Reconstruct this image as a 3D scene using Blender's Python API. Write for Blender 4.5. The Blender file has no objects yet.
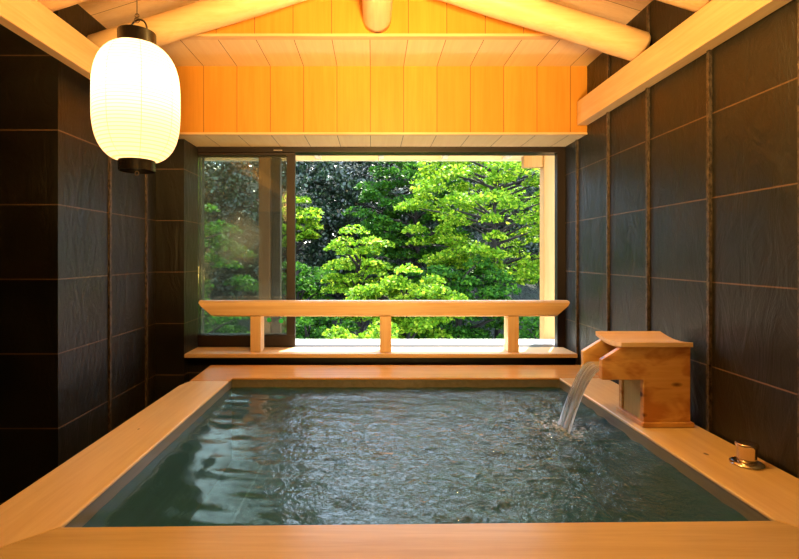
import bpy, bmesh, math, random
import numpy as np
from mathutils import Vector, Matrix
C = bpy.context.scene.collection
PI = math.pi
EYE = 1.07
# ------------------------------------------------------------------ camera, sky, lights
F = 480.0
cam_d = bpy.data.cameras.new('camera'); cam = bpy.data.objects.new('camera', cam_d); C.objects.link(cam)
cam.location = (0, 0, EYE); cam.rotation_euler = (PI/2, 0, 0)
cam_d.sensor_width = 36; cam_d.lens = 36*F/799
cam_d.shift_x = 26.5/799; cam_d.shift_y = -23.5/799
cam_d.clip_start = 0.02; cam_d.clip_end = 300
bpy.context.scene.camera = cam
w = bpy.data.worlds.new('sky'); bpy.context.scene.world = w; w.use_nodes = True
wn = w.node_tree; wn.nodes.clear()
wo = wn.nodes.new('ShaderNodeOutputWorld'); bg = wn.nodes.new('ShaderNodeBackground')
sk = wn.nodes.new('ShaderNodeTexSky'); sk.sky_type = 'HOSEK_WILKIE'; sk.turbidity = 5.0; sk.ground_albedo = .3
sk.sun_direction = Vector((.22, .44, .80)).normalized()
mixw = wn.nodes.new('ShaderNodeMixRGB'); mixw.inputs[0].default_value = .45; mixw.inputs[2].default_value = (.66, .82, 1, 1)
wn.links.new(sk.outputs[0], mixw.inputs[1]); wn.links.new(mixw.outputs[0], bg.inputs[0]); wn.links.new(bg.outputs[0], wo.inputs[0])
bg.inputs[1].default_value = 10.0
def light(name, kind, loc, energy, color, size=.1, rot=None, target=None, size_y=None):
    d = bpy.data.lights.new(name, kind); d.energy = energy; d.color = color
    if kind == 'SUN': d.angle = size
    elif kind == 'AREA':
        d.size = size
        if size_y: d.shape = 'RECTANGLE'; d.size_y = size_y
    else: d.shadow_soft_size = size
    o = bpy.data.objects.new(name, d); C.objects.link(o); o.location = loc
    if target is not None: o.rotation_euler = (Vector(target)-Vector(loc)).to_track_quat('-Z', 'Y').to_euler()
    return o
light('sun', 'SUN', (0, 0, 9), 17, (1, .93, .78), .01, target=Vector((0, 0, 9))-Vector((.22, .44, .80)))
WARM = (1, .60, .16)
light('soffit_fill', 'AREA', (.3, -.9, .80), 22, (1, .62, .20), .4, target=(.1, 2.6, 2.25), size_y=.25).data.spread = 1.05  # unseen uplight added behind the camera for the soffits, beam narrowed off the rim
light('ceiling_lamp', 'POINT', (.1, 1.42, EYE+.80), 40, WARM, .05)
vs = bpy.context.scene.view_settings
bpy.context.scene.display_settings.display_device = 'sRGB'
vs.view_transform = 'Standard'; vs.look = 'None'; vs.gamma = 1; vs.use_curve_mapping = False; vs.exposure = 0.32

# ------------------------------------------------------------------ material helpers
class NT:
    def __init__(s, name):
        s.m = bpy.data.materials.new(name); s.m.use_nodes = True; s.t = s.m.node_tree; s.t.nodes.clear()
        s.out = s.n('ShaderNodeOutputMaterial')
    def n(s, t, **kw):
        x = s.t.nodes.new(t)
        for k, v in kw.items(): setattr(x, k, v)
        return x
    def l(s, a, b): s.t.links.new(a, b)
    def math(s, op, a, b=None, c=None, clamp=False):
        x = s.n('ShaderNodeMath', operation=op); x.use_clamp = clamp
        for i, v in enumerate((a, b, c)):
            if v is None: continue
            if isinstance(v, (int, float)): x.inputs[i].default_value = v
            else: s.l(v, x.inputs[i])
        return x.outputs[0]
    def mix(s, f, a, b):
        x = s.n('ShaderNodeMixRGB')
        for i, v in enumerate((f, a, b)):
            if isinstance(v, (int, float)): x.inputs[i].default_value = v
            elif isinstance(v, tuple): x.inputs[i].default_value = (*v, 1) if len(v) == 3 else v
            else: s.l(v, x.inputs[i])
        return x.outputs[0]
    def noise(s, vec, scale, detail=3, rough=.5, dist=0):
        x = s.n('ShaderNodeTexNoise'); x.inputs['Scale'].default_value = scale; x.inputs['Detail'].default_value = detail
        x.inputs['Roughness'].default_value = rough; x.inputs['Distortion'].default_value = dist
        if vec is not None: s.l(vec, x.inputs['Vector'])
        return x.outputs['Fac']
    def ramp(s, f, pts):
        x = s.n('ShaderNodeValToRGB'); e = x.color_ramp.elements
        while len(e) < len(pts): e.new(.5)
        for el, (p, c) in zip(e, pts): el.position = p; el.color = (*c, 1) if isinstance(c, tuple) else (c, c, c, 1)
        s.l(f, x.inputs[0]); return x.outputs[0]
    def bump(s, h, strength, dist=.01):
        x = s.n('ShaderNodeBump'); x.inputs['Strength'].default_value = strength; x.inputs['Distance'].default_value = dist
        s.l(h, x.inputs['Height']); return x.outputs[0]
    def geo(s): return s.n('ShaderNodeNewGeometry').outputs['Position']
    def mapping(s, vec, scale, loc=(0, 0, 0), rot=(0, 0, 0)):
        x = s.n('ShaderNodeMapping'); x.inputs['Scale'].default_value = scale; x.inputs['Location'].default_value = loc; x.inputs['Rotation'].default_value = rot
        s.l(vec, x.inputs['Vector']); return x.outputs[0]
    def bsdf(s, color=None, rough=.5, normal=None, metal=0, spec=.5, **kw):
        x = s.n('ShaderNodeBsdfPrincipled')
        if isinstance(color, tuple): x.inputs['Base Color'].default_value = (*color, 1)
        elif color is not None: s.l(color, x.inputs['Base Color'])
        if isinstance(rough, (int, float)): x.inputs['Roughness'].default_value = rough
        else: s.l(rough, x.inputs['Roughness'])
        x.inputs['Metallic'].default_value = metal; x.inputs['Specular IOR Level'].default_value = spec
        if normal is not None: s.l(normal, x.inputs['Normal'])
        for k, v in kw.items(): x.inputs[k].default_value = v
        return x
    def done(s, sh): s.l(sh, s.out.inputs[0]); return s.m
def simple(name, color, rough=.5, metal=0, spec=.5):
    t = NT(name); return t.done(t.bsdf(color, rough, metal=metal, spec=spec).outputs[0])
def wood(name, axis='X', light_c=(.80, .55, .30), dark_c=(.60, .34, .15), rough=.42, seams=None, seam_axis='X', off=0.0, knots=False, spec=.35, spots=()):
    """hinoki cypress: straight grain along an axis, optional board joints"""
    t = NT(name); p = t.geo()
    sc = {'X': (1.1, 22, 22), 'Y': (22, 1.1, 22), 'Z': (22, 22, 1.1)}[axis]
    board = None
    if seams:
        sep = t.n('ShaderNodeSeparateXYZ'); t.l(p, sep.inputs[0])
        u = t.math('DIVIDE', t.math('ADD', sep.outputs[seam_axis], -off), seams)
        fr = t.math('FRACT', u); fl = t.math('FLOOR', u)
        wn_ = t.n('ShaderNodeTexWhiteNoise'); wn_.noise_dimensions = '1D'; t.l(fl, wn_.inputs['W']); board = wn_.outputs['Value']
        d = t.math('MINIMUM', fr, t.math('SUBTRACT', 1, fr))
        seam = t.math('LESS_THAN', d, .0016/seams)
        comb = t.n('ShaderNodeCombineXYZ'); t.l(t.math('MULTIPLY', board, 7), comb.inputs[0]); t.l(t.math('MULTIPLY', board, 5), comb.inputs[1]); t.l(t.math('MULTIPLY', board, 3), comb.inputs[2])
        va = t.n('ShaderNodeVectorMath', operation='ADD'); t.l(p, va.inputs[0]); t.l(comb.outputs[0], va.inputs[1]); pv = va.outputs[0]
    else: pv = p
    g1 = t.noise(t.mapping(pv, sc), 1.6, 4, .6, .6)
    g2 = t.noise(t.mapping(pv, tuple(v*3.2 for v in sc)), 2.0, 3, .6)
    big = t.noise(pv, 2.2, 2)
    f = t.math('ADD', t.math('MULTIPLY', g1, .75), t.math('ADD', t.math('MULTIPLY', g2, .3), t.math('MULTIPLY', big, .35)))
    col = t.ramp(f, [(.42, light_c), (.95, dark_c)])
    if board is not None:
        col = t.mix(t.math('MULTIPLY', board, .28), col, tuple(c*.8 for c in dark_c))
        col = t.mix(seam, col, (.16, .07, .02))
    if knots:
        st = t.noise(t.mapping(p, (5, 5, 11)), 1.3, 3, .6, .5)
        col = t.mix(t.ramp(st, [(.46, 0.0), (.60, .85)]), col, (.52, .20, .055))
        vo = t.n('ShaderNodeTexVoronoi'); vo.inputs['Scale'].default_value = 1; t.l(t.mapping(p, (7, 7, 17), (.3, .1, .45)), vo.inputs['Vector'])
        col = t.mix(t.ramp(vo.outputs['Distance'], [(.10, 1.0), (.2, 0.0)]), col, (.10, .025, .008))
    for sx_, sy_, rx_, ry_ in spots:      # single knots in the board
        sp_ = t.n('ShaderNodeSeparateXYZ'); t.l(p, sp_.inputs[0])
        ux = t.math('DIVIDE', t.math('ADD', sp_.outputs[0], -sx_), rx_); uy = t.math('DIVIDE', t.math('ADD', sp_.outputs[1], -sy_), ry_)
        dd_ = t.math('ADD', t.math('MULTIPLY', ux, ux), t.math('MULTIPLY', uy, uy))
        col = t.mix(t.ramp(dd_, [(.5, .9), (1.0, 0.0)]), col, (.06, .02, .008))
    nrm = t.bump(g2, .12, .002)
    return t.done(t.bsdf(col, rough, nrm, spec=spec).outputs[0])
def tile_mat(name, z0=.38, dz=.2985):
    t = NT(name); p = t.geo(); sep = t.n('ShaderNodeSeparateXYZ'); t.l(p, sep.inputs[0])
    u = t.math('DIVIDE', t.math('ADD', sep.outputs['Z'], -z0), dz)
    fr = t.math('FRACT', u); d = t.math('MULTIPLY', t.math('MINIMUM', fr, t.math('SUBTRACT', 1, fr)), dz)
    grout = t.math('LESS_THAN', d, .0024)
    wn_ = t.n('ShaderNodeTexWhiteNoise'); wn_.noise_dimensions = '3D'
    comb = t.n('ShaderNodeCombineXYZ'); t.l(t.math('FLOOR', u), comb.inputs[2])
    t.l(t.math('FLOOR', t.math('DIVIDE', t.math('ADD', sep.outputs['Y'], -1.337), .3675)), comb.inputs[1])
    t.l(comb.outputs[0], wn_.inputs['Vector']); rnd = wn_.outputs['Value']
    cloud = t.noise(p, 3.5, 4, .6, .8)
    col = t.ramp(t.math('ADD', t.math('MULTIPLY', cloud, .8), t.math('MULTIPLY', rnd, .25)), [(.3, (.005, .004, .003)), (.75, (.016, .0135, .0075))])
    col = t.mix(grout, col, (.15, .085, .045))
    slate = t.noise(t.mapping(p, (3, 3, 1.1), rot=(.5, .35, 0)), 3.2, 6, .62, 1.6)
    fine = t.noise(t.mapping(p, (1, 1, .6)), 45, 3, .6)
    h = t.math('ADD', slate, t.math('MULTIPLY', fine, .10))
    h = t.math('SUBTRACT', h, t.math('MULTIPLY', grout, .12))
    nrm = t.bump(h, .4, .016)
    ro = t.ramp(cloud, [(.3, .36), (.7, .5)])
    return t.done(t.bsdf(col, ro, nrm, spec=.55).outputs[0])

M = {}
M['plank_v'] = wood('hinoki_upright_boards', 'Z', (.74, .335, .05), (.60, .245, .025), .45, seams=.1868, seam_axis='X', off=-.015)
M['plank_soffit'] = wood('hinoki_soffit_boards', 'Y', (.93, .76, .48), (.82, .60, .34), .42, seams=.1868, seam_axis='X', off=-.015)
M['plank_roof'] = wood('hinoki_roof_boards', 'X', (.84, .60, .33), (.66, .42, .19), .45, seams=.19, seam_axis='Y', off=.06)
M['wood_x'] = wood('hinoki_along_x', 'X', (.84, .61, .36), (.66, .40, .19), .38)
M['wood_y'] = wood('hinoki_along_y', 'Y', (.84, .61, .36), (.66, .40, .19), .38)
M['wood_z'] = wood('hinoki_along_z', 'Z', (.84, .61, .36), (.66, .40, .19), .42)
M['rim_x_dim'] = wood('hinoki_rim_front_dimmed', 'X', (.62, .44, .18), (.44, .28, .09), .28, spec=.5)  # same wood as the side rims; front vignette darkening put into the colour
M['rim_y'] = wood('hinoki_rim_along_y', 'Y', (.80, .60, .32), (.62, .40, .17), .28, spec=.5, spots=[(1.043, 1.503, .007, .011), (1.17, 1.215, .010, .012), (-.84, 1.72, .004, .006)])
M['rim_wet'] = wood('hinoki_rim_wet', 'X', (.78, .42, .13), (.58, .27, .06), .2, spec=.6)
M['log_x'] = wood('peeled_log', 'X', (.84, .62, .36), (.70, .42, .19), .40)
M['log_y'] = wood('peeled_log_ridge', 'Y', (.88, .70, .44), (.76, .52, .28), .40)
M['box_wood'] = wood('wet_cypress_with_knots', 'X', (.84, .52, .21), (.66, .33, .09), .34, knots=True)
M['box_side'] = wood('wet_cypress_upright', 'Z', (.60, .40, .13), (.42, .25, .06), .34)
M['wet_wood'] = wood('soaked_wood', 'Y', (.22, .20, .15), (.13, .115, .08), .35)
M['pale'] = wood('pale_eave_wood', 'X', (.92, .80, .58), (.80, .64, .40), .6)
M['outer_wood'] = wood('outdoor_post_wood', 'Z', (.60, .36, .12), (.46, .25, .07), .6)
M['slate'] = tile_mat('slate_tile')
M['floor'] = tile_mat('floor_slate', .1, .9)
M['frame'] = simple('bronze_window_frame', (.016, .007, .005), .42)
M['lacquer'] = simple('black_lacquer', (.006, .004, .003), .25)
M['cord'] = simple('dark_wire', (.10, .055, .02), .5)
M['chrome'] = simple('chrome', (.78, .74, .70), .12, metal=1)
M['knob_chrome'] = simple('warm_tinted_chrome', (.74, .62, .52), .18, metal=1)  # chrome handle; warm reflections are put into its base colour
M['green'] = simple('green_sticker', (.02, .62, .12), .5)
M['dark_post'] = simple('dark_stained_post', (.035, .018, .010), .6)
M['deck'] = simple('pale_stone_ledge', (.86, .82, .78), .7)
M['brown_post'] = wood('dull_brown_post', 'Z', (.30, .15, .06), (.20, .09, .03), .6)  # darker brown than the right outdoor post
def _trim():
    t = NT('rough_metal_batten'); p = t.geo()
    n = t.noise(t.mapping(p, (1, 1, .5)), 90, 3, .7)
    col = t.ramp(n, [(.35, (.025, .017, .012)), (.62, (.14, .10, .07))])
    return t.done(t.bsdf(col, .42, t.bump(n, .8, .006), metal=.3).outputs[0])
M['trim'] = _trim()

# ------------------------------------------------------------------ geometry helpers
def link(name, bm, mat, parent=None, smooth=False, bevel=0, seg=2, flip_check=True):
    me = bpy.data.meshes.new(name)
    if flip_check: bmesh.ops.recalc_face_normals(bm, faces=bm.faces)
    bm.to_mesh(me); bm.free()
    for mm in (mat if isinstance(mat, list) else [mat]): me.materials.append(mm)
    if smooth:
        for f in me.polygons: f.use_smooth = True
    o = bpy.data.objects.new(name, me); C.objects.link(o)
    if parent: o.parent = parent
    if bevel:
        b = o.modifiers.new('bevel', 'BEVEL'); b.width = bevel; b.segments = seg; b.limit_method = 'ANGLE'
        b.harden_normals = False
    return o
def add_box(bm, x0, x1, y0, y1, z0, z1):
    vs_ = [bm.verts.new(p) for p in ((x0, y0, z0), (x1, y0, z0), (x1, y1, z0), (x0, y1, z0), (x0, y0, z1), (x1, y0, z1), (x1, y1, z1), (x0, y1, z1))]
    for f in ((3, 2, 1, 0), (4, 5, 6, 7), (0, 1, 5, 4), (1, 2, 6, 5), (2, 3, 7, 6), (3, 0, 4, 7)): bm.faces.new([vs_[i] for i in f])
    return vs_
def box(name, mat, x0, x1, y0, y1, z0, z1, parent=None, bevel=0):
    bm = bmesh.new(); add_box(bm, x0, x1, y0, y1, z0, z1); return link(name, bm, mat, parent, bevel=bevel)
def prism(name, mat, pts, a0, a1, axis='z', parent=None, bevel=0):
    """pts: 2D polygon; extruded a0..a1 along axis. axis z:(x,y) y:(x,z) x:(y,z)"""
    bm = bmesh.new()
    f = {'z': lambda p, a: (p[0], p[1], a), 'y': lambda p, a: (p[0], a, p[1]), 'x': lambda p, a: (a, p[0], p[1])}[axis]
    lo = [bm.verts.new(f(p, a0)) for p in pts]; hi = [bm.verts.new(f(p, a1)) for p in pts]
    bm.faces.new(lo[::-1]); bm.faces.new(hi)
    for i in range(len(pts)):
        j = (i+1) % len(pts); bm.faces.new((lo[i], lo[j], hi[j], hi[i]))
    return link(name, bm, mat, parent, bevel=bevel)
def add_tube(bm, pts, rad, n=12, cap=True, squash=None):
    pts = [Vector(p) for p in pts]; rings = []; up = Vector((0, 0, 1))
    for i, p in enumerate(pts):
        d = (pts[min(i+1, len(pts)-1)]-pts[max(i-1, 0)]).normalized()
        a = d.cross(up)
        if a.length < 1e-4: a = d.cross(Vector((1, 0, 0)))
        a.normalize(); b = d.cross(a)
        r = rad[i] if isinstance(rad, (list, tuple)) else rad
        rings.append([bm.verts.new(p+a*math.cos(2*PI*k/n)*r+b*math.sin(2*PI*k/n)*r) for k in range(n)])
    for r0, r1 in zip(rings, rings[1:]):
        for k in range(n): bm.faces.new((r0[k], r0[(k+1) % n], r1[(k+1) % n], r1[k]))
    if cap: bm.faces.new(rings[0][::-1]); bm.faces.new(rings[-1])
def add_lathe(bm, prof, cx=0, cy=0, n=40, cap=True):
    rings = []
    for r, z in prof: rings.append([bm.verts.new((cx+r*math.cos(2*PI*k/n), cy+r*math.sin(2*PI*k/n), z)) for k in range(n)])
    for r0, r1 in zip(rings, rings[1:]):
        for k in range(n): bm.faces.new((r0[k], r0[(k+1) % n], r1[(k+1) % n], r1[k]))
    if cap: bm.faces.new(rings[0][::-1]); bm.faces.new(rings[-1])
def tag(o, label=None, cat=None, group=None, kind=None):
    if label: o['label'] = label
    if cat: o['category'] = cat
    if group: o['group'] = group
    if kind: o['kind'] = kind
    return o
def empty(name, loc, label=None, cat=None, group=None, kind=None):
    o = bpy.data.objects.new(name, None); C.objects.link(o); o.location = loc; o.empty_display_size = .1
    return tag(o, label, cat, group, kind)
def local(o, root):
    """keep world coordinates of a mesh built in world space under an offset root"""
    o.parent = root; o.matrix_parent_inverse = Matrix.Translation(-root.location); return o
S = lambda o: tag(o, kind='structure')

# ------------------------------------------------------------------ room shell
XR = 1.2; XL = -1.26; XA = -2.3; YW = 3.0
def roof_z(x): return EYE+1.475-.315*abs(x)
S(box('floor', M['floor'], XA, XR, -1.3, 3.12, -.08, 0))
S(prism('wall_right', M['slate'], [(-1.3, 0), (3.12, 0), (3.12, roof_z(XR)), (-1.3, roof_z(XR))], XR, XR+.1, 'x'))
S(prism('wall_left', M['slate'], [(XA, 1.92), (XL, 1.92), (XL, 2.69), (XA, 2.69)], 0, roof_z(XL)-.003, 'z'))
S(prism('wall_return', M['slate'], [(XA, 2.69), (XL, 2.69), (XL, 2.784), (-1.096, 2.784), (-1.096, 3.12), (XA, 3.12)], 0, EYE+.678, 'z'))
S(box('wall_alcove', M['slate'], XA-.1, XA, -1.3, 3.12, 0, roof_z(XA)))
S(box('wall_front', M['slate'], XA-.1, XR+.1, -1.4, -1.3, 0, 1.75))
S(prism('wall_front_gable', M['plank_v'], [(XA-.1, 1.75), (XR+.1, 1.75), (XR+.1, roof_z(XR+.1)), (0, roof_z(0)), (XA-.1, roof_z(XA-.1))], -1.4, -1.3, 'y'))
S(box('wall_back', M['slate'], -1.096, XR, 2.84, 3.12, 0, .478))
S(prism('ceiling', M['plank_roof'], [(XA-.1, roof_z(XA-.1)), (0, roof_z(0)), (XR+.1, roof_z(XR+.1)), (XR+.1, roof_z(XR+.1)+.06), (0, roof_z(0)+.06), (XA-.1, roof_z(XA-.1)+.06)], -1.4, 2.40, 'y'))
ZG = EYE+1.064
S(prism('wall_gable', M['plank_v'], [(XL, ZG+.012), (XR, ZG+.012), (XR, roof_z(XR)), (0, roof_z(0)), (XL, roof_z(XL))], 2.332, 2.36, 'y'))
S(box('trim_1', M['wood_x'], XL, XR, 2.322, 2.36, ZG-.001, ZG+.012))
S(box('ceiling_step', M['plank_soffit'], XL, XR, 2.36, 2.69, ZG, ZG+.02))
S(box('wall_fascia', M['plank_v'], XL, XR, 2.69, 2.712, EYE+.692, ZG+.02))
S(box('trim_2', M['wood_x'], XL, XR, 2.684, 2.712, EYE+.680, EYE+.692, bevel=.002))
S(box('ceiling_window', M['plank_soffit'], -1.096, XR, 2.712, 3.12, EYE+.682, EYE+.70))
S(box('ceiling_return', M['plank_soffit'], XL, -1.096, 2.712, 3.12, EYE+.682, EYE+.70))
# battens covering the upright tile joints
k = 0
for yy in (1.337, 1.704, 2.087, 2.44, 2.81):
    k += 1
    top = EYE+.73 if yy < 2.69 else EYE+.68
    S(box('trim_%d' % (k+2), M['trim'], XR-.012, XR, yy-.0065, yy+.0065, 0.001, top))
    if yy < 2.69 and yy > 1.5: S(box('trim_%d' % (k+20), M['trim'], XR-.008, XR, yy-.006, yy+.006, EYE+.865, roof_z(XR)-.01))
for yy in (2.29, 2.66):
    k += 1
    S(box('trim_%d' % (k+2), M['trim'], XL, XL+.010, yy-.008, yy+.008, 0.001, EYE+.675))
# ------------------------------------------------------------------ timber roof frame
tag(box('side_beam', M['wood_y'], 1.14, XR-.0005, -1.29, 2.683, EYE+.73, EYE+.862, bevel=.003), 'straight squared timber beam running along the right slate wall', 'beam')
tag(box('side_beam', M['wood_y'], -1.175, -1.13, -1.29, 2.683, EYE+.73, EYE+.862, bevel=.003), 'straight squared timber beam passing behind the paper lantern on the left', 'beam')
bm = bmesh.new()
pts = [(.02, 2.331-.0005, EYE+1.149)] + [(.02, 2.33-i*.4, EYE+1.149) for i in range(1, 9)]
add_tube(bm, [(.02, 2.3315, EYE+1.149), (.02, 2.29, EYE+1.149), (.02, 1.2, EYE+1.149), (.02, 0, EYE+1.149), (.02, -1.29, EYE+1.149)], .069, 28)
r = link('ridge_log', bm, M['log_y'], smooth=True)
for f in r.data.polygons:
    if len(f.vertices) > 4: f.use_smooth = False
tag(r, 'pale round ridge log at top centre running towards the upright boards', 'log')
labels = {(2.11, 1): 'long peeled rafter log at top right ending on the right beam, farthest of that side',
          (2.11, -1): 'long peeled rafter log rising from behind the paper lantern, farthest of the left side',
          (1.68, 1): 'short visible end of a peeled rafter log in the top right corner',
          (1.68, -1): 'peeled rafter log in the top left corner by the dark tile patch'}
for (ly, sx) in labels:
    bm = bmesh.new(); rr = .062; x0 = .003*sx
    def cz(x): return EYE+.862+.067+.315*(1.14-abs(x))
    n = 10; P_ = []; R_ = []
    for i in range(n+1):
        XE = 1.175 if sx > 0 else 1.215; x = (.026+(XE-.026)*i/n)*sx; P_.append((x, ly, cz(x))); R_.append(rr*(1+.03*math.sin(i*1.3+ly)))
    # rounded outer end, vertical-ish
    P_.append(((XE+.013)*sx, ly, cz(XE+.013))); R_.append(rr*.86)
    P_.append(((XE+.018)*sx, ly, cz(XE+.018))); R_.append(rr*.6)
    add_tube(bm, P_, R_, 26)
    o = link('rafter_log', bm, M['log_x'], smooth=True)
    tag(o, labels[(ly, sx)], 'log', 'peeled rafter logs')
# ------------------------------------------------------------------ window
WZ0 = .502; WZ1 = EYE+.682
win = empty('window_1', (0, YW+.02, WZ0), kind='structure')
def wpart(name, mat, *a, **k_): return local(box(name, mat, *a, **k_), win)
bm = bmesh.new()
add_box(bm, -1.096, XR, 2.995, 3.10, WZ1-.034, WZ1)
add_box(bm, 1.150, XR, 2.995, 3.04, WZ0-.024, WZ1-.034)
add_box(bm, -1.096, 1.155, 3.01, 3.10, WZ0-.024, WZ0-.002)
local(link('window_frame', bm, M['frame']), win)
def pane_mat(name, haze):
    t = NT(name); p = t.geo(); sep = t.n('ShaderNodeSeparateXYZ'); t.l(p, sep.inputs[0])
    tr = t.n('ShaderNodeBsdfTransparent'); tr.inputs[0].default_value = (.86, .89, .85, 1)
    gl = t.n('ShaderNodeBsdfGlossy'); gl.inputs['Roughness'].default_value = .02
    fr = t.n('ShaderNodeFresnel'); fr.inputs[0].default_value = 1.5
    m1 = t.n('ShaderNodeMixShader'); t.l(t.math('MULTIPLY', fr.outputs[0], 1.3), m1.inputs[0]); t.l(tr.outputs[0], m1.inputs[1]); t.l(gl.outputs[0], m1.inputs[2])
    df = t.n('ShaderNodeBsdfDiffuse'); df.inputs[0].default_value = (.42, .44, .40, 1)
    tl = t.n('ShaderNodeBsdfTranslucent'); tl.inputs[0].default_value = (.52, .56, .50, 1)
    m2 = t.n('ShaderNodeMixShader'); m2.inputs[0].default_value = .5; t.l(df.outputs[0], m2.inputs[1]); t.l(tl.outputs[0], m2.inputs[2])
    n = t.noise(t.mapping(p, (1.6, 1, 1.2)), 2.3, 3, .55, .4)
    # steam and a hazy reflection, both put into the pane colour around its middle
    dx = t.math('DIVIDE', t.math('ADD', sep.outputs['X'], .86), .27); dz = t.math('DIVIDE', t.math('ADD', sep.outputs['Z'], -1.12), .42)
    rr = t.math('SQRT', t.math('ADD', t.math('MULTIPLY', dx, dx), t.math('MULTIPLY', dz, dz)))
    msk = t.ramp(t.math('ADD', rr, t.math('MULTIPLY', n, 1.1)), [(.45, .55*haze), (2.1, .03)])
    m3 = t.n('ShaderNodeMixShader'); t.l(msk, m3.inputs[0]); t.l(m1.outputs[0], m3.inputs[1]); t.l(m2.outputs[0], m3.inputs[2])
    return t.done(m3.outputs[0])
M['pane'] = pane_mat('hazy_glass', 1); M['clear_pane'] = pane_mat('clear_glass', .07)
def sash(y, x0, x1, glass='pane'):
    bm = bmesh.new()
    z0, z1 = WZ0+.002, WZ1-.036
    add_box(bm, x0, x1, y, y+.026, z1-.016, z1)            # top rail
    add_box(bm, x0, x1, y, y+.026, z0, z0+.072)            # bottom rail
    add_box(bm, x1-.052, x1, y, y+.026, z0+.072, z1-.016)
    s_ = local(link('sash', bm, M['frame'], bevel=.0015), win)
    pn = box('glass_pane', M[glass], x0+.0005, x1-.052, y+.010, y+.016, z0+.072, z1-.016); pn.parent = s_
    return s_
s1 = sash(2.998, -1.095, -.487)
def sub(o, par): o.parent = par; return o
sub(box('latch', M['chrome'], -.62, -.565, 2.992, 2.998, WZ1-.026, WZ1-.019), s1)
for px, py, rr in ((269, 320, .0145), (281, 321, .0145)):
    kk = 3.004/F; bm = bmesh.new(); n = 20
    cx, cz_ = (px-373)*kk, EYE+(256-py)*kk
    lo = [bm.verts.new((cx+rr*math.cos(2*PI*i/n), 3.0065, cz_+rr*math.sin(2*PI*i/n))) for i in range(n)]
    hi = [bm.verts.new((v.co.x, 3.0079, v.co.z)) for v in lo]
    bm.faces.new(lo); bm.faces.new(hi[::-1])
    for i in range(n): bm.faces.new((lo[i], lo[(i+1) % n], hi[(i+1) % n], hi[i]))
    so = sub(link('sticker', bm, M['green']), s1); so['label'] = 'round bright green sticker'
# outer sash standing behind it
s2 = sash(3.048, -1.095, -.497, 'clear_pane')
# ------------------------------------------------------------------ sill and railing
tag(box('window_ledge', M['wood_x'], -1.0955, XR-.0125, 2.784, 2.994, .4785, .502, bevel=.003), 'pale flat wooden ledge board below the railing posts', 'ledge')
rail = empty('wooden_railing', (.03, 2.86, .502), 'low cypress railing with three posts standing on the window ledge', 'railing')
RB, RT = EYE-.358, EYE-.265
prof = [(2.832, RB+.010), (2.842, RB), (2.915, RB), (2.925, RB+.010), (2.925, RT-.03), (2.917, RT-.012), (2.900, RT-.002), (2.88, RT+.001), (2.857, RT-.002), (2.840, RT-.012), (2.832, RT-.03)]
def endx(side, z):
    t_ = (z-RB)/(RT-RB)
    return (-.945-.09*min(1, t_*1.25)) if side < 0 else (1.082+.085*min(1, t_*1.25))
bm = bmesh.new()
a = [bm.verts.new((endx(-1, z), y, z)) for y, z in prof]; b = [bm.verts.new((endx(1, z), y, z)) for y, z in prof]
bm.faces.new(a[::-1]); bm.faces.new(b)
for i in range(len(prof)):
    j = (i+1) % len(prof); bm.faces.new((a[i], a[j], b[j], b[i]))
local(link('handrail', bm, M['wood_x'], bevel=.002), rail)
for x0, x1 in ((-.725, -.662), (.042, .108), (.797, .862)):
    local(box('post', M['wood_z'], x0, x1, 2.834, 2.922, .5022, RB-.0002, bevel=.003), rail)
# ------------------------------------------------------------------ bath
ZC = .45; TH = .011
tub = empty('wooden_bathtub', (.1, 1.8, 0), 'large sunken cypress bathtub with wide flat rim boards filled with water', 'bathtub')
iL, iR, yN0, yN1, yF = -.716, .946, 1.100, 1.128, 2.44
def rim(name, mat, pts, z1=ZC): return local(prism(name, mat, pts, ZC-TH, z1, 'z', bevel=.004), tub)
rim('rim_board', M['rim_x_dim'], [(-.93, .882), (XR-.0005, .872), (iR-.0006, yN1-.0006), (iL+.0006, yN0-.0006)])
rim('rim_board', M['rim_y'], [(-.93, .884), (iL, yN0+.001), (iL, 2.384), (-.900, 2.384), (-.916, 2.36), (-.93, 2.30)])
rim('rim_board', M['rim_y'], [(XR-.0125, .886), (iR, yN1+.001), (iR, yF-.0008), (XR-.0125, yF-.0008)])
rim('rim_board', M['rim_wet'], [(-.912, 2.386), (iL+.001, 2.386), (iL+.001, yF), (XR-.0125, yF), (XR-.0125, 2.732), (-.926, 2.732)])
def inner(mat, x0, x1, y0, y1): return local(box('inner_wall', mat, x0, x1, y0, y1, .03, ZC-TH-.0005), tub)
bm = bmesh.new()
inner(M['wet_wood'], iL-.03, iL-.004, 1.08, yF+.03)
inner(M['wet_wood'], iR+.004, iR+.03, 1.08, yF+.03)
inner(M['wet_wood'], iL-.003, iR+.003, yF+.004, yF+.03)
inner(M['wet_wood'], iL-.003, iR+.003, 1.07, 1.09)
# outer apron
local(box('apron', M['rim_y'], -.905, -.875, .93, 2.70, 0.001, ZC-TH-.0005), tub)
local(box('apron', M['rim_x_dim'], -.874, XR-.02, .93, .95, 0.001, ZC-TH-.0005), tub)
def tubfloor():
    t = NT('tub_floor_stone'); p = t.geo()
    br = t.n('ShaderNodeTexBrick'); br.offset = 0; br.inputs['Scale'].default_value = 1; br.inputs['Mortar Size'].default_value = .006
    br.inputs['Brick Width'].default_value = .55; br.inputs['Row Height'].default_value = .45
    br.inputs['Color1'].default_value = (.11, .24, .26, 1); br.inputs['Color2'].default_value = (.09, .21, .23, 1); br.inputs['Mortar'].default_value = (.20, .33, .35, 1)
    t.l(p, br.inputs['Vector'])
    return t.done(t.bsdf(br.outputs['Color'], .5).outputs[0])
M['tubfloor'] = tubfloor()
local(box('tub_floor', M['tubfloor'], iL-.003, iR+.003, 1.09, yF+.003, .01, .03), tub)
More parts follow.
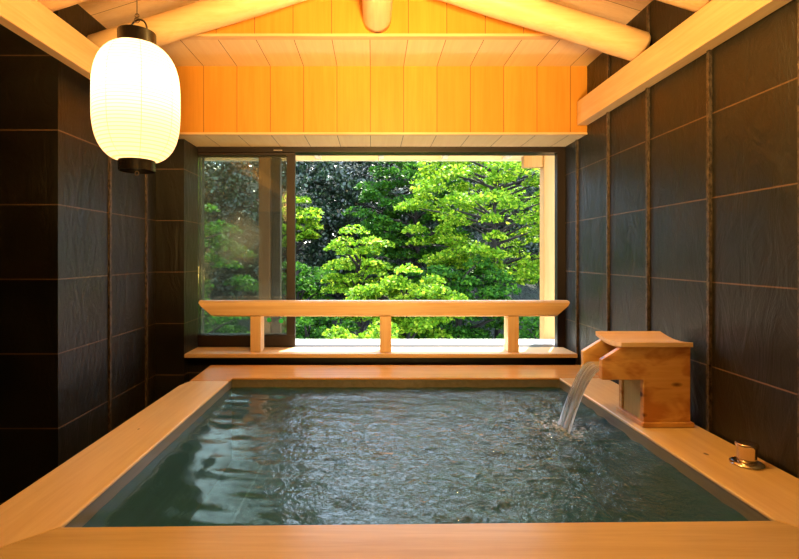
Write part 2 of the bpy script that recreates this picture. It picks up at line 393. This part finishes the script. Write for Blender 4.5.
# water
ZW = .402
SX, SY = .745, 1.955     # where the stream lands
def water_mat(name, flow=False):
    t = NT(name); p = t.geo(); sep = t.n('ShaderNodeSeparateXYZ'); t.l(p, sep.inputs[0])
    dx = t.math('ADD', sep.outputs['X'], -SX+.25); dy = t.math('ADD', sep.outputs['Y'], -SY+.1)
    d = t.math('SQRT', t.math('ADD', t.math('MULTIPLY', dx, dx), t.math('MULTIPLY', dy, dy)))
    amp = t.ramp(d, [(.0, 1.0), (.5, .75), (.95, .26), (1.4, .07)])
    n1 = t.noise(t.mapping(p, (1, .8, 1)), 21, 2, .5, .8); n2 = t.noise(t.mapping(p, (1, .8, 1)), 55, 3, .55, 1.0); n3 = t.noise(p, 5, 2, .5, .4)
    h = t.math('MULTIPLY', t.math('ADD', t.math('ADD', n1, t.math('MULTIPLY', n2, .6)), t.math('MULTIPLY', n3, .8)), amp)
    nrm = t.bump(h, 1.0, .0125)
    tr = t.n('ShaderNodeBsdfTransparent'); tr.inputs[0].default_value = (.24, .52, .62, 1)
    df = t.n('ShaderNodeBsdfDiffuse'); df.inputs[0].default_value = (.08, .26, .38, 1)
    m0 = t.n('ShaderNodeMixShader'); m0.inputs[0].default_value = .22; t.l(tr.outputs[0], m0.inputs[1]); t.l(df.outputs[0], m0.inputs[2])
    gl = t.n('ShaderNodeBsdfGlossy'); gl.inputs['Roughness'].default_value = .03; gl.inputs[0].default_value = (1, 1, 1, 1); t.l(nrm, gl.inputs['Normal'])
    fr = t.n('ShaderNodeFresnel'); fr.inputs[0].default_value = 1.36; t.l(nrm, fr.inputs['Normal'])
    m1 = t.n('ShaderNodeMixShader'); t.l(fr.outputs[0], m1.inputs[0]); t.l(m0.outputs[0], m1.inputs[1]); t.l(gl.outputs[0], m1.inputs[2])
    # white bubbles where the stream lands
    ex = t.math('ADD', sep.outputs['X'], -SX); ey = t.math('ADD', sep.outputs['Y'], -1.865); er = t.math('SQRT', t.math('ADD', t.math('MULTIPLY', ex, ex), t.math('MULTIPLY', ey, ey)))
    fn = t.noise(p, 70, 4, .65, .6); fm = t.ramp(t.math('SUBTRACT', fn, t.math('MULTIPLY', er, 1.9)), [(.32, 0.0), (.50, .38)])
    fd = t.n('ShaderNodeBsdfDiffuse'); fd.inputs[0].default_value = (.80, .88, .95, 1)
    m2 = t.n('ShaderNodeMixShader'); t.l(fm, m2.inputs[0]); t.l(m1.outputs[0], m2.inputs[1]); t.l(fd.outputs[0], m2.inputs[2])
    return t.done(m2.outputs[0])
M['water'] = water_mat('bath_water')
bm = bmesh.new()
nx, ny = 150, 130
rng = random.Random(3)
waves = [(rng.uniform(0, 2*PI), rng.uniform(25, 75), rng.uniform(0, 6.28)) for _ in range(14)]
grid = []
x0, x1, y0, y1 = iL-.0035, iR+.0035, 1.0905, yF+.0035
for j in range(ny+1):
    row = []
    for i in range(nx+1):
        x = x0+(x1-x0)*i/nx; y = y0+(y1-y0)*j/ny
        dd = math.hypot(x-SX, y-SY); am = .0009*math.exp(-dd*1.1)+.00012
        z = sum(math.sin(kx*(math.cos(th)*x+math.sin(th)*y)+ph) for th, kx, ph in waves)*am
        z += .006*math.exp(-(dd/.05)**2)*math.cos(dd*160)+.0016*math.exp(-dd*3.4)*math.sin(dd*85)
        row.append(bm.verts.new((x, y, ZW+z)))
    grid.append(row)
for j in range(ny):
    for i in range(nx): bm.faces.new((grid[j][i], grid[j][i+1], grid[j+1][i+1], grid[j+1][i]))
tag(link('bath_water', bm, M['water'], smooth=True, flip_check=False), 'rippled teal bath water filling the tub', 'water')
# ------------------------------------------------------------------ spout box
sp = empty('spout_box', (1.05, 1.83, ZC), 'wooden hot water spout box with a curved lid on the right rim of the bath', 'spout')
YN, YB = 1.738, 1.915
bt = ZC+.001; ztop = EYE-.329; zpl = EYE-.449
def sp_p(o): return local(o, sp)
side_poly = [(.829, zpl), (.829, EYE-.376), (.905, ztop), (1.150, ztop), (1.150, bt+.018), (.980, bt+.018), (.980, zpl)]
sp_p(prism('side_panel', M['box_wood'], side_poly, YN, YN+.024, 'y', bevel=.0025))
sp_p(prism('side_panel', M['box_wood'], side_poly, YB-.024, YB, 'y', bevel=.0025))
sp_p(box('front_panel', M['box_side'], .986, 1.008, YN+.0245, YB-.0245, bt+.018, zpl-.0005, bevel=.001))
sp_p(box('back_panel', M['box_wood'], 1.128, 1.150, YN+.0245, YB-.0245, bt+.018, ztop-.004))
sp_p(box('trough_floor', M['box_wood'], .842, 1.127, YN+.0245, YB-.0245, zpl, zpl+.02, bevel=.001))
sp_p(prism('base_molding', M['box_wood'], [(.972, YN-.008), (1.160, YN-.008), (1.160, YB+.006), (.972, YB+.006)], bt, bt+.0175, 'z', bevel=.003))
bm = bmesh.new(); n = 14; rows = []
for i in range(n+1):
    u = i/n; y = YN-.012+(YB-YN+.024)*u; sag = -.012*math.sin(PI*u)+.0135+.010*u
    rows.append([bm.verts.new((x, y, ztop+sag+dz)) for x, dz in ((.893, -.0125), (1.152, -.0125), (1.152, .0045), (.893, .0045))])
for r0, r1 in zip(rows, rows[1:]):
    for i in range(4): bm.faces.new((r0[i], r0[(i+1) % 4], r1[(i+1) % 4], r1[i]))
bm.faces.new(rows[0][::-1]); bm.faces.new(rows[-1])
lid = sp_p(link('lid', bm, M['wood_x'], bevel=.0015))
# inner back face seen between the cheeks
sp_p(box('weir_board', M['box_wood'], 1.01, 1.03, YN+.0245, YB-.0245, zpl+.0205, ztop-.02))
# ------------------------------------------------------------------ falling water
def stream_mat():
    t = NT('falling_water'); tc = t.n('ShaderNodeTexCoord'); uv = tc.outputs['UV']
    n = t.noise(t.mapping(uv, (15, .9, 1)), 1.0, 4, .6, .4)
    gl = t.bsdf((.93, .97, 1), .05, t.bump(n, .9, .01)); gl.inputs['Transmission Weight'].default_value = 1; gl.inputs['IOR'].default_value = 1.33
    tr = t.n('ShaderNodeBsdfTransparent'); tr.inputs[0].default_value = (.93, .95, .96, 1)
    df = t.n('ShaderNodeBsdfTranslucent'); df.inputs[0].default_value = (.88, .95, 1, 1)
    m = t.n('ShaderNodeMixShader'); m.inputs[0].default_value = .45; t.l(tr.outputs[0], m.inputs[1]); t.l(gl.outputs[0], m.inputs[2])
    m2 = t.n('ShaderNodeMixShader'); t.l(t.ramp(n, [(.42, .08), (.55, .85)]), m2.inputs[0]); t.l(m.outputs[0], m2.inputs[1]); t.l(df.outputs[0], m2.inputs[2])
    return t.done(m2.outputs[0])
M['stream'] = stream_mat()
bm = bmesh.new(); uvl = bm.loops.layers.uv.new('UVMap')
ns, nw = 34, 30; top = []; bot = []
zs = zpl+.021
rs = random.Random(8); ph = [rs.uniform(0, 6.28) for _ in range(6)]
for i in range(ns+1):
    s = i/ns
    if s < .25: x = 1.0-(1.0-.845)*(s/.25); z = zs+.012; fl = 0
    else:
        q = (s-.25)/.75; x = .845-(.845-SX)*q*1.04; z = zs+.012-(zs+.012-ZW+.008)*(q**1.75); fl = q
    hw = .0635*(1-.25*fl**.8); yc = 1.8265+(SY-.09-1.8265)*fl
    th = .0045+.004*fl
    rt, rb = [], []
    for j in range(nw+1):
        v = j/nw*2-1
        wob = .0035*math.sin(v*9+ph[0]+s*3)+.0028*math.sin(v*19+ph[1]-s*5)
        wob *= (.3+fl)
        arch = -.010*v*v*fl
        y = yc+v*hw; edge = math.sqrt(max(0, 1-v*v))
        rt.append(bm.verts.new((x-wob*fl, y, z+wob+arch+th*edge))); rb.append(bm.verts.new((x+wob*.3+.0035*fl*edge, y, z+wob*.6+arch-th*.3*edge-.0008)))
    top.append(rt); bot.append(rb)
def fq(vv, uvs):
    f = bm.faces.new(vv)
    for lp, u in zip(f.loops, uvs): lp[uvl].uv = u
for i in range(ns):
    for j in range(nw):
        U = lambda a_, b_: (b_/nw, a_/ns)
        fq((top[i][j], top[i][j+1], top[i+1][j+1], top[i+1][j]), (U(i, j), U(i, j+1), U(i+1, j+1), U(i+1, j)))
        fq((bot[i][j], bot[i+1][j], bot[i+1][j+1], bot[i][j+1]), (U(i, j), U(i+1, j), U(i+1, j+1), U(i, j+1)))
    for j in (0, nw):
        fq((top[i][j], top[i+1][j], bot[i+1][j], bot[i][j]), ((j/nw, i/ns),)*4)
fq([*top[0], *bot[0][::-1]], [(0, 0)]*(2*nw+2)); fq([*top[-1], *bot[-1][::-1]], [(0, 1)]*(2*nw+2))
tag(link('falling_water', bm, M['stream'], smooth=True), 'clear stream of water pouring from the wooden spout box into the bath', 'water stream')
# ------------------------------------------------------------------ chrome knob
kx, ky = 1.112, 1.428
kn = empty('drain_knob', (kx, ky, ZC), 'small round chrome knob set on the right bath rim near the slate wall', 'knob')
bm = bmesh.new(); add_lathe(bm, [(.044, ZC+.0005), (.0445, ZC+.003), (.043, ZC+.0065), (.036, ZC+.0095), (.030, ZC+.011)], kx, ky, 36)
local(link('base_plate', bm, M['chrome'], smooth=True), kn)
bm = bmesh.new(); add_lathe(bm, [(.0255, ZC+.0112), (.0245, ZC+.022), (.0250, ZC+.035), (.0275, ZC+.052), (.0295, ZC+.060), (.0285, ZC+.0635), (.024, ZC+.0645), (.008, ZC+.0625)], kx, ky, 36)
local(link('handle', bm, M['knob_chrome'], smooth=True), kn)
# ------------------------------------------------------------------ paper lantern
KL = .0031; lx, ly = (137-373)*KL, KL*F
lz = lambda py: EYE+(256-py)*KL
lan = empty('paper_lantern', (lx, ly, lz(168)), 'glowing white ribbed paper lantern with black caps hanging at upper left', 'lantern')
def paper():
    t = NT('lit_washi_paper'); tc = t.n('ShaderNodeTexCoord'); sep = t.n('ShaderNodeSeparateXYZ'); t.l(tc.outputs['Object'], sep.inputs[0])
    fr = t.math('FRACT', t.math('DIVIDE', sep.outputs['Z'], .0105))
    rib = t.math('LESS_THAN', t.math('ABSOLUTE', t.math('ADD', fr, -.5)), .13)
    at = t.math('ARCTAN2', sep.outputs['Y'], sep.outputs['X']); fa = t.math('FRACT', t.math('DIVIDE', t.math('ADD', at, .63), 2*PI/8))
    seam = t.math('LESS_THAN', t.math('ABSOLUTE', t.math('ADD', fa, -.5)), .010)
    k_ = t.math('MAXIMUM', t.math('MULTIPLY', rib, .65), seam)
    tl = t.n('ShaderNodeBsdfTranslucent'); t.l(t.mix(k_, (.95, .82, .66), (.70, .45, .22)), tl.inputs[0])
    em = t.n('ShaderNodeEmission'); t.l(t.mix(k_, (1, .68, .36), (1, .50, .16)), em.inputs[0]); t.l(t.math('SUBTRACT', .27, t.math('MULTIPLY', k_, .20)), em.inputs[1])
    ad = t.n('ShaderNodeAddShader'); t.l(tl.outputs[0], ad.inputs[0]); t.l(em.outputs[0], ad.inputs[1])
    return t.done(ad.outputs[0])
M['paper'] = paper()
bm = bmesh.new(); prof = []
zt, zb = lz(46)-lan.location.z, lz(161)-lan.location.z; Rm = .124
H = zt-zb; nr = int(H/.0105)
for i in range(nr*2+1):
    u = i/(nr*2); z = zb+H*u; s = abs(2*u-1)
    rad = .052+(Rm-.052)*(1-s**3.3)**.62
    rad *= (1+(.010 if i % 2 else 0))
    prof.append((rad, z))
add_lathe(bm, prof, 0, 0, 64, cap=False)
o = link('paper_shade', bm, M['paper'], smooth=True, flip_check=False); o.parent = lan
def ring(name, r0, za, zb_):
    bm = bmesh.new()
    add_lathe(bm, [(r0-.004, za), (r0, za), (r0, zb_), (r0-.004, zb_)], 0, 0, 48, cap=False)
    vs_ = list(bm.verts); n_ = 48
    for k_ in range(n_): bm.faces.new((vs_[k_], vs_[(k_+1) % n_], vs_[3*n_+(k_+1) % n_], vs_[3*n_+k_]))
    o = link(name, bm, M['lacquer'], smooth=False); o.parent = lan; return o
tring = ring('top_ring', .055, zt-.004, zt+.040)
bring = ring('bottom_ring', .053, zb-.032, zb+.004)
bm = bmesh.new(); add_lathe(bm, [(.0485, zb-.006), (.0485, zb-.002)], 0, 0, 40); o = link('bottom_disc', bm, M['lacquer']); o.parent = lan
# handle bail
bm = bmesh.new(); hz = zt+.036
add_tube(bm, [(-.051*math.cos(a_)*.85, .051*math.cos(a_)*.5, hz+.044*math.sin(a_)) for a_ in np.linspace(0, PI, 17)], .0028, 8)
o = link('bail_handle', bm, M['lacquer'], smooth=True); o.parent = tring
bm = bmesh.new(); ztop_l = roof_z(lx)-lan.location.z-.002
add_tube(bm, [(0, 0, hz+.044), (0, 0, ztop_l)], .0016, 8)
n = 16
for zc_, rr in ((hz+.044, .008), (hz+.058, .006)):
    add_tube(bm, [(rr*math.cos(a_), 0, zc_+rr*math.sin(a_)) for a_ in np.linspace(0, 2*PI, 13)], .0016, 6, cap=False)
o = link('hanging_wire', bm, M['cord'], smooth=True); o.parent = lan
bm = bmesh.new()
add_tube(bm, [(.006*math.cos(a_), 0, zb-.038+.006*math.sin(a_)) for a_ in np.linspace(0, 2*PI, 13)], .0014, 6, cap=False)
o = link('bottom_hook', bm, M['cord'], smooth=True); o.parent = bring
bl = light('lantern_bulb', 'POINT', (0, 0, (zt+zb)/2+.045), 3.0, (1, .60, .30), .03); bl.parent = lan

# ------------------------------------------------------------------ outside: eave, posts, ledge
eave = empty('roof_eave', (0, 3.3, EYE+.7), 'pale timber eave with short rafters seen above the open window', 'eave')
def ev(o): return local(o, eave)
ev(box('eave_board', M['pale'], -1.8, 2.0, 3.125, 3.52, EYE+.745, EYE+.765))
ev(box('eave_fascia', M['pale'], -1.8, 2.0, 3.5205, 3.545, EYE+.700, EYE+.78))
for xx in (-1.3, -.85, -.40, .06, .52, .97): ev(box('rafter', M['pale'], xx-.022, xx+.022, 3.125, 3.52, EYE+.7085, EYE+.7445, bevel=.002))
tag(box('veranda_post', M['outer_wood'], 1.197, 1.30, 3.36, 3.45, -.5, EYE+.707, bevel=.004), 'orange timber post standing outside the right edge of the window', 'post')
tag(box('bracket', M['outer_wood'], 1.06, 1.1965, 3.37, 3.43, EYE+.625, EYE+.706, bevel=.003), 'short timber block under the eave beside the right outdoor post', 'bracket')
tag(box('veranda_post', M['brown_post'], -.815, -.735, 3.42, 3.50, -.5, EYE+.707, bevel=.004), 'brown timber post seen through the hazy glass pane', 'post')
tag(box('screen_post', M['dark_post'], -.728, -.665, 3.44, 3.50, -.5, EYE+.707, bevel=.003), 'dark narrow post beside the brown one behind the glass', 'post')
tag(box('outer_ledge', M['deck'], -1.5, 2.0, 3.125, 3.33, .44, .494, bevel=.004), 'bright pale ledge just outside the open window', 'ledge')
# ------------------------------------------------------------------ hillside and trees
def hill_z(x, y): return -1.9+max(0, min(y, 14)-5)*.36+max(0, min(y, 14.6)-12.4)*1.25+.25*math.sin(x*.8+y*.5)
bm = bmesh.new(); gr = []
for j in range(41):
    gr.append([bm.verts.new((-16+32*i/40, 3.9+22*j/40, hill_z(-16+32*i/40, 3.9+22*j/40)-.05+.15*math.sin(i*2.3+j*1.7))) for i in range(41)])
for j in range(40):
    for i in range(40): bm.faces.new((gr[j][i], gr[j][i+1], gr[j+1][i+1], gr[j+1][i]))
t = NT('undergrowth'); p = t.geo()
M['hill'] = t.done(t.bsdf(t.ramp(t.noise(p, 6, 4), [(.35, (.003, .006, .002)), (.7, (.010, .020, .006))]), .9, t.bump(t.noise(p, 12, 4), 1, .2)).outputs[0])
o = link('hillside', bm, M['hill'], smooth=True); S(o)
def leaf_mat(name, c1, c2, c3, trans=.45, spec=.15, rough=.5):
    t = NT(name); g = t.n('ShaderNodeNewGeometry'); r_ = g.outputs['Random Per Island']
    col = t.ramp(r_, [(.0, c1), (.6, c2), (1.0, c3)])
    df = t.bsdf(col, rough, spec=spec); tl = t.n('ShaderNodeBsdfTranslucent'); t.l(col, tl.inputs[0])
    m = t.n('ShaderNodeMixShader'); m.inputs[0].default_value = trans; t.l(df.outputs[0], m.inputs[1]); t.l(tl.outputs[0], m.inputs[2])
    return t.done(m.outputs[0])
M['maple'] = leaf_mat('bright_maple_leaves', (.06, .16, .005), (.16, .32, .010), (.50, .60, .04), .5)
M['mid'] = leaf_mat('green_leaves', (.012, .055, .004), (.03, .12, .008), (.10, .24, .015), .45)
M['dark'] = leaf_mat('evergreen_leaves', (.004, .014, .006), (.010, .030, .012), (.07, .11, .045), .12, .6, .32)
M['bark'] = simple('bark', (.022, .015, .010), .9)
NP = np.random.RandomState(11)
def leaves(name, centers, radii, per, size, flat, mat, parent, up=.75):
    """leaf blades as folded kites scattered over layered sprays"""
    nC = len(centers); N = nC*per
    c = np.repeat(np.array(centers), per, 0); R = np.repeat(np.array(radii), per)
    d = NP.normal(size=(N, 3)); d /= np.linalg.norm(d, axis=1)[:, None]
    rad = NP.uniform(.25, 1, N)**.5
    off = d*(rad*R)[:, None]; off[:, 2] *= flat
    off[:, 2] -= .30*(off[:, 0]**2+off[:, 1]**2)/R          # sprays droop at the edge
    pos = c+off
    nrm = NP.normal(size=(N, 3))*(1-up)+np.array([0, -.25, 1])*up; nrm /= np.linalg.norm(nrm, axis=1)[:, None]
    a = NP.normal(size=(N, 3)); a -= (a*nrm).sum(1)[:, None]*nrm; a /= np.linalg.norm(a, axis=1)[:, None]
    b = np.cross(nrm, a); s = size*NP.uniform(.6, 1.3, N)[:, None]
    v = np.empty((N, 6, 3))
    v[:, 0] = pos-a*s*.5; v[:, 1] = pos+b*s*.34-nrm*s*.08-a*s*.1; v[:, 2] = pos+b*s*.28+a*s*.3-nrm*s*.1
    v[:, 3] = pos+a*s*.6-nrm*s*.12; v[:, 4] = pos-b*s*.28+a*s*.3-nrm*s*.1; v[:, 5] = pos-b*s*.34-nrm*s*.08-a*s*.1
    idx = np.arange(N)[:, None]*6
    q1 = idx+np.array([[0, 1, 2, 3]]); q2 = idx+np.array([[0, 3, 4, 5]])
    loops = np.concatenate([q1, q2], 1).reshape(-1)
    me = bpy.data.meshes.new(name); me.vertices.add(N*6); me.vertices.foreach_set('co', v.reshape(-1))
    me.loops.add(len(loops)); me.loops.foreach_set('vertex_index', loops.astype(np.int32))
    me.polygons.add(N*2); me.polygons.foreach_set('loop_start', np.arange(0, N*8, 4).astype(np.int32))
    me.update(calc_edges=True); me.validate(); me.materials.append(mat)
    o = bpy.data.objects.new(name, me); C.objects.link(o); o.parent = parent
    return o
def tree(name, x, y, ztop, R, depth, nsp, per, size, mat, label, spr=.42, flat=.28, up=.75, low=None):
    nsp = int(nsp*2.3); per = int(per*.48); spr *= .62; up = max(.3, up-.2); size *= .9
    zb = hill_z(x, y)-.1
    root = empty(name, (x, y, zb), label, 'shrub' if name == 'shrub' else 'tree', 'shrubs below the railing' if name == 'shrub' else 'trees on the hillside')
    rs = random.Random(int(x*100+y*37)); H = ztop-zb; lo = (low-zb) if low is not None else H*.25
    cs, rr = [], []
    for i in range(nsp):
        u = (i+.5)/nsp; z = lo+(H-lo)*u
        env = R*math.sin(PI*min(1, .16+.70*u))**.8
        a = i*2.399+rs.uniform(-.4, .4); q = rs.uniform(.25, 1)**.5
        cs.append((env*q*math.cos(a), depth*env*q*math.sin(a), z+rs.uniform(-.15, .15))); rr.append(spr*rs.uniform(.7, 1.3))
    bm = bmesh.new()
    add_tube(bm, [(0, 0, 0), (.05, .03, H*.3), (-.04, .0, H*.6), (.03, .02, H*.9)], [.09, .07, .045, .015], 8)
    for i in range(0, nsp, 3):
        c = cs[i]; z0 = max(.1, c[2]-.35); add_tube(bm, [(0, 0, z0), (c[0]*.5, c[1]*.5, z0+.2), (c[0], c[1], c[2]-.02)], [.028, .016, .006], 5)
    o = link('trunk', bm, M['bark'], smooth=True); o.parent = root
    f = leaves('foliage', cs, rr, per, size, flat, mat, root, up)
    return root
T = [
 # name, x, y, ztop, R, depth, n, per, size, mat, label, spr, flat, up, low
 ('evergreen_tree', -2.3, 11.0, 3.7, 2.0, .7, 85, 330, .085, 'dark', 'dark broadleaf evergreen with pale glinting leaves behind the left half of the opening', .5, .6, .35, .2),
 ('evergreen_tree', .4, 11.6, 3.9, 1.9, .7, 80, 330, .085, 'dark', 'dark evergreen at the top centre of the view behind the bright maples', .5, .5, .45, .2),
 ('evergreen_tree', -5.3, 11.2, 3.8, 2.0, .7, 75, 300, .09, 'dark', 'dark evergreen seen through the hazy glass pane, farthest left', .5, .6, .4, .2),
 ('evergreen_tree', 3.6, 12.0, 4.0, 2.0, .7, 75, 300, .09, 'dark', 'dark evergreen behind the large bright maple on the right', .5, .5, .45, .2),
 ('maple_tree', 2.1, 8.2, 3.05, 1.6, .7, 70, 330, .062, 'maple', 'tall bright yellow-green maple filling the upper right of the open window', .42, .30, .75, .75),
 ('maple_tree', .9, 9.8, 3.1, 1.3, .7, 48, 330, .075, 'mid', 'mid-green maple with layered sprays at the upper centre right', .42, .28, .75, .9),
 ('maple_tree', -.22, 7.6, 1.40, .52, .7, 16, 330, .062, 'maple', 'small bright maple with layered sprays at the centre, just left of the middle railing post', .34, .24, .8, .2),
 ('maple_tree', .45, 6.6, .80, .75, .6, 22, 360, .058, 'maple', 'low sunlit maple spreading above the handrail at the centre', .32, .26, .75, .1),
 ('maple_tree', -1.3, 8.4, .85, .75, .6, 22, 330, .066, 'mid', 'low green shrubby maple beside the window frame stile, left of centre', .36, .28, .75, -.4),
 ('maple_tree', 1.35, 7.4, .9, 1.05, .6, 36, 340, .060, 'mid', 'low green maple above the handrail between the middle and right posts', .36, .30, .75, -.6),
 ('maple_tree', -3.1, 7.8, 1.9, 1.1, .6, 34, 330, .066, 'mid', 'green maple with light sprays seen through the hazy glass pane', .38, .28, .75, -.5),
 ('maple_tree', -1.55, 9.6, 2.25, .45, .6, 8, 330, .07, 'maple', 'small bright maple branch clump at the upper left of the opening', .36, .28, .75, 1.4),
 ('shrub', -.15, 5.6, .22, .6, .5, 14, 340, .055, 'maple', 'low bright yellow shrub showing just below the handrail left of the middle post', .26, .3, .7, -.5),
 ('shrub', -2.3, 6.4, .35, .8, .5, 22, 320, .055, 'mid', 'low green shrub below the handrail behind the glass pane', .3, .35, .7, -.8),
 ('shrub', -.9, 6.6, .25, .7, .5, 18, 320, .055, 'mid', 'low green shrub below the handrail beside the window stile', .3, .35, .7, -.8),
 ('shrub', 2.4, 6.6, .15, .6, .5, 16, 320, .055, 'mid', 'low dark green shrub beside the right railing post outside', .3, .35, .7, -.8),
]
for a_ in T: tree(a_[0], a_[1], a_[2], a_[3], a_[4], a_[5], a_[6], a_[7], a_[8], M[a_[9]], a_[10], *a_[11:])
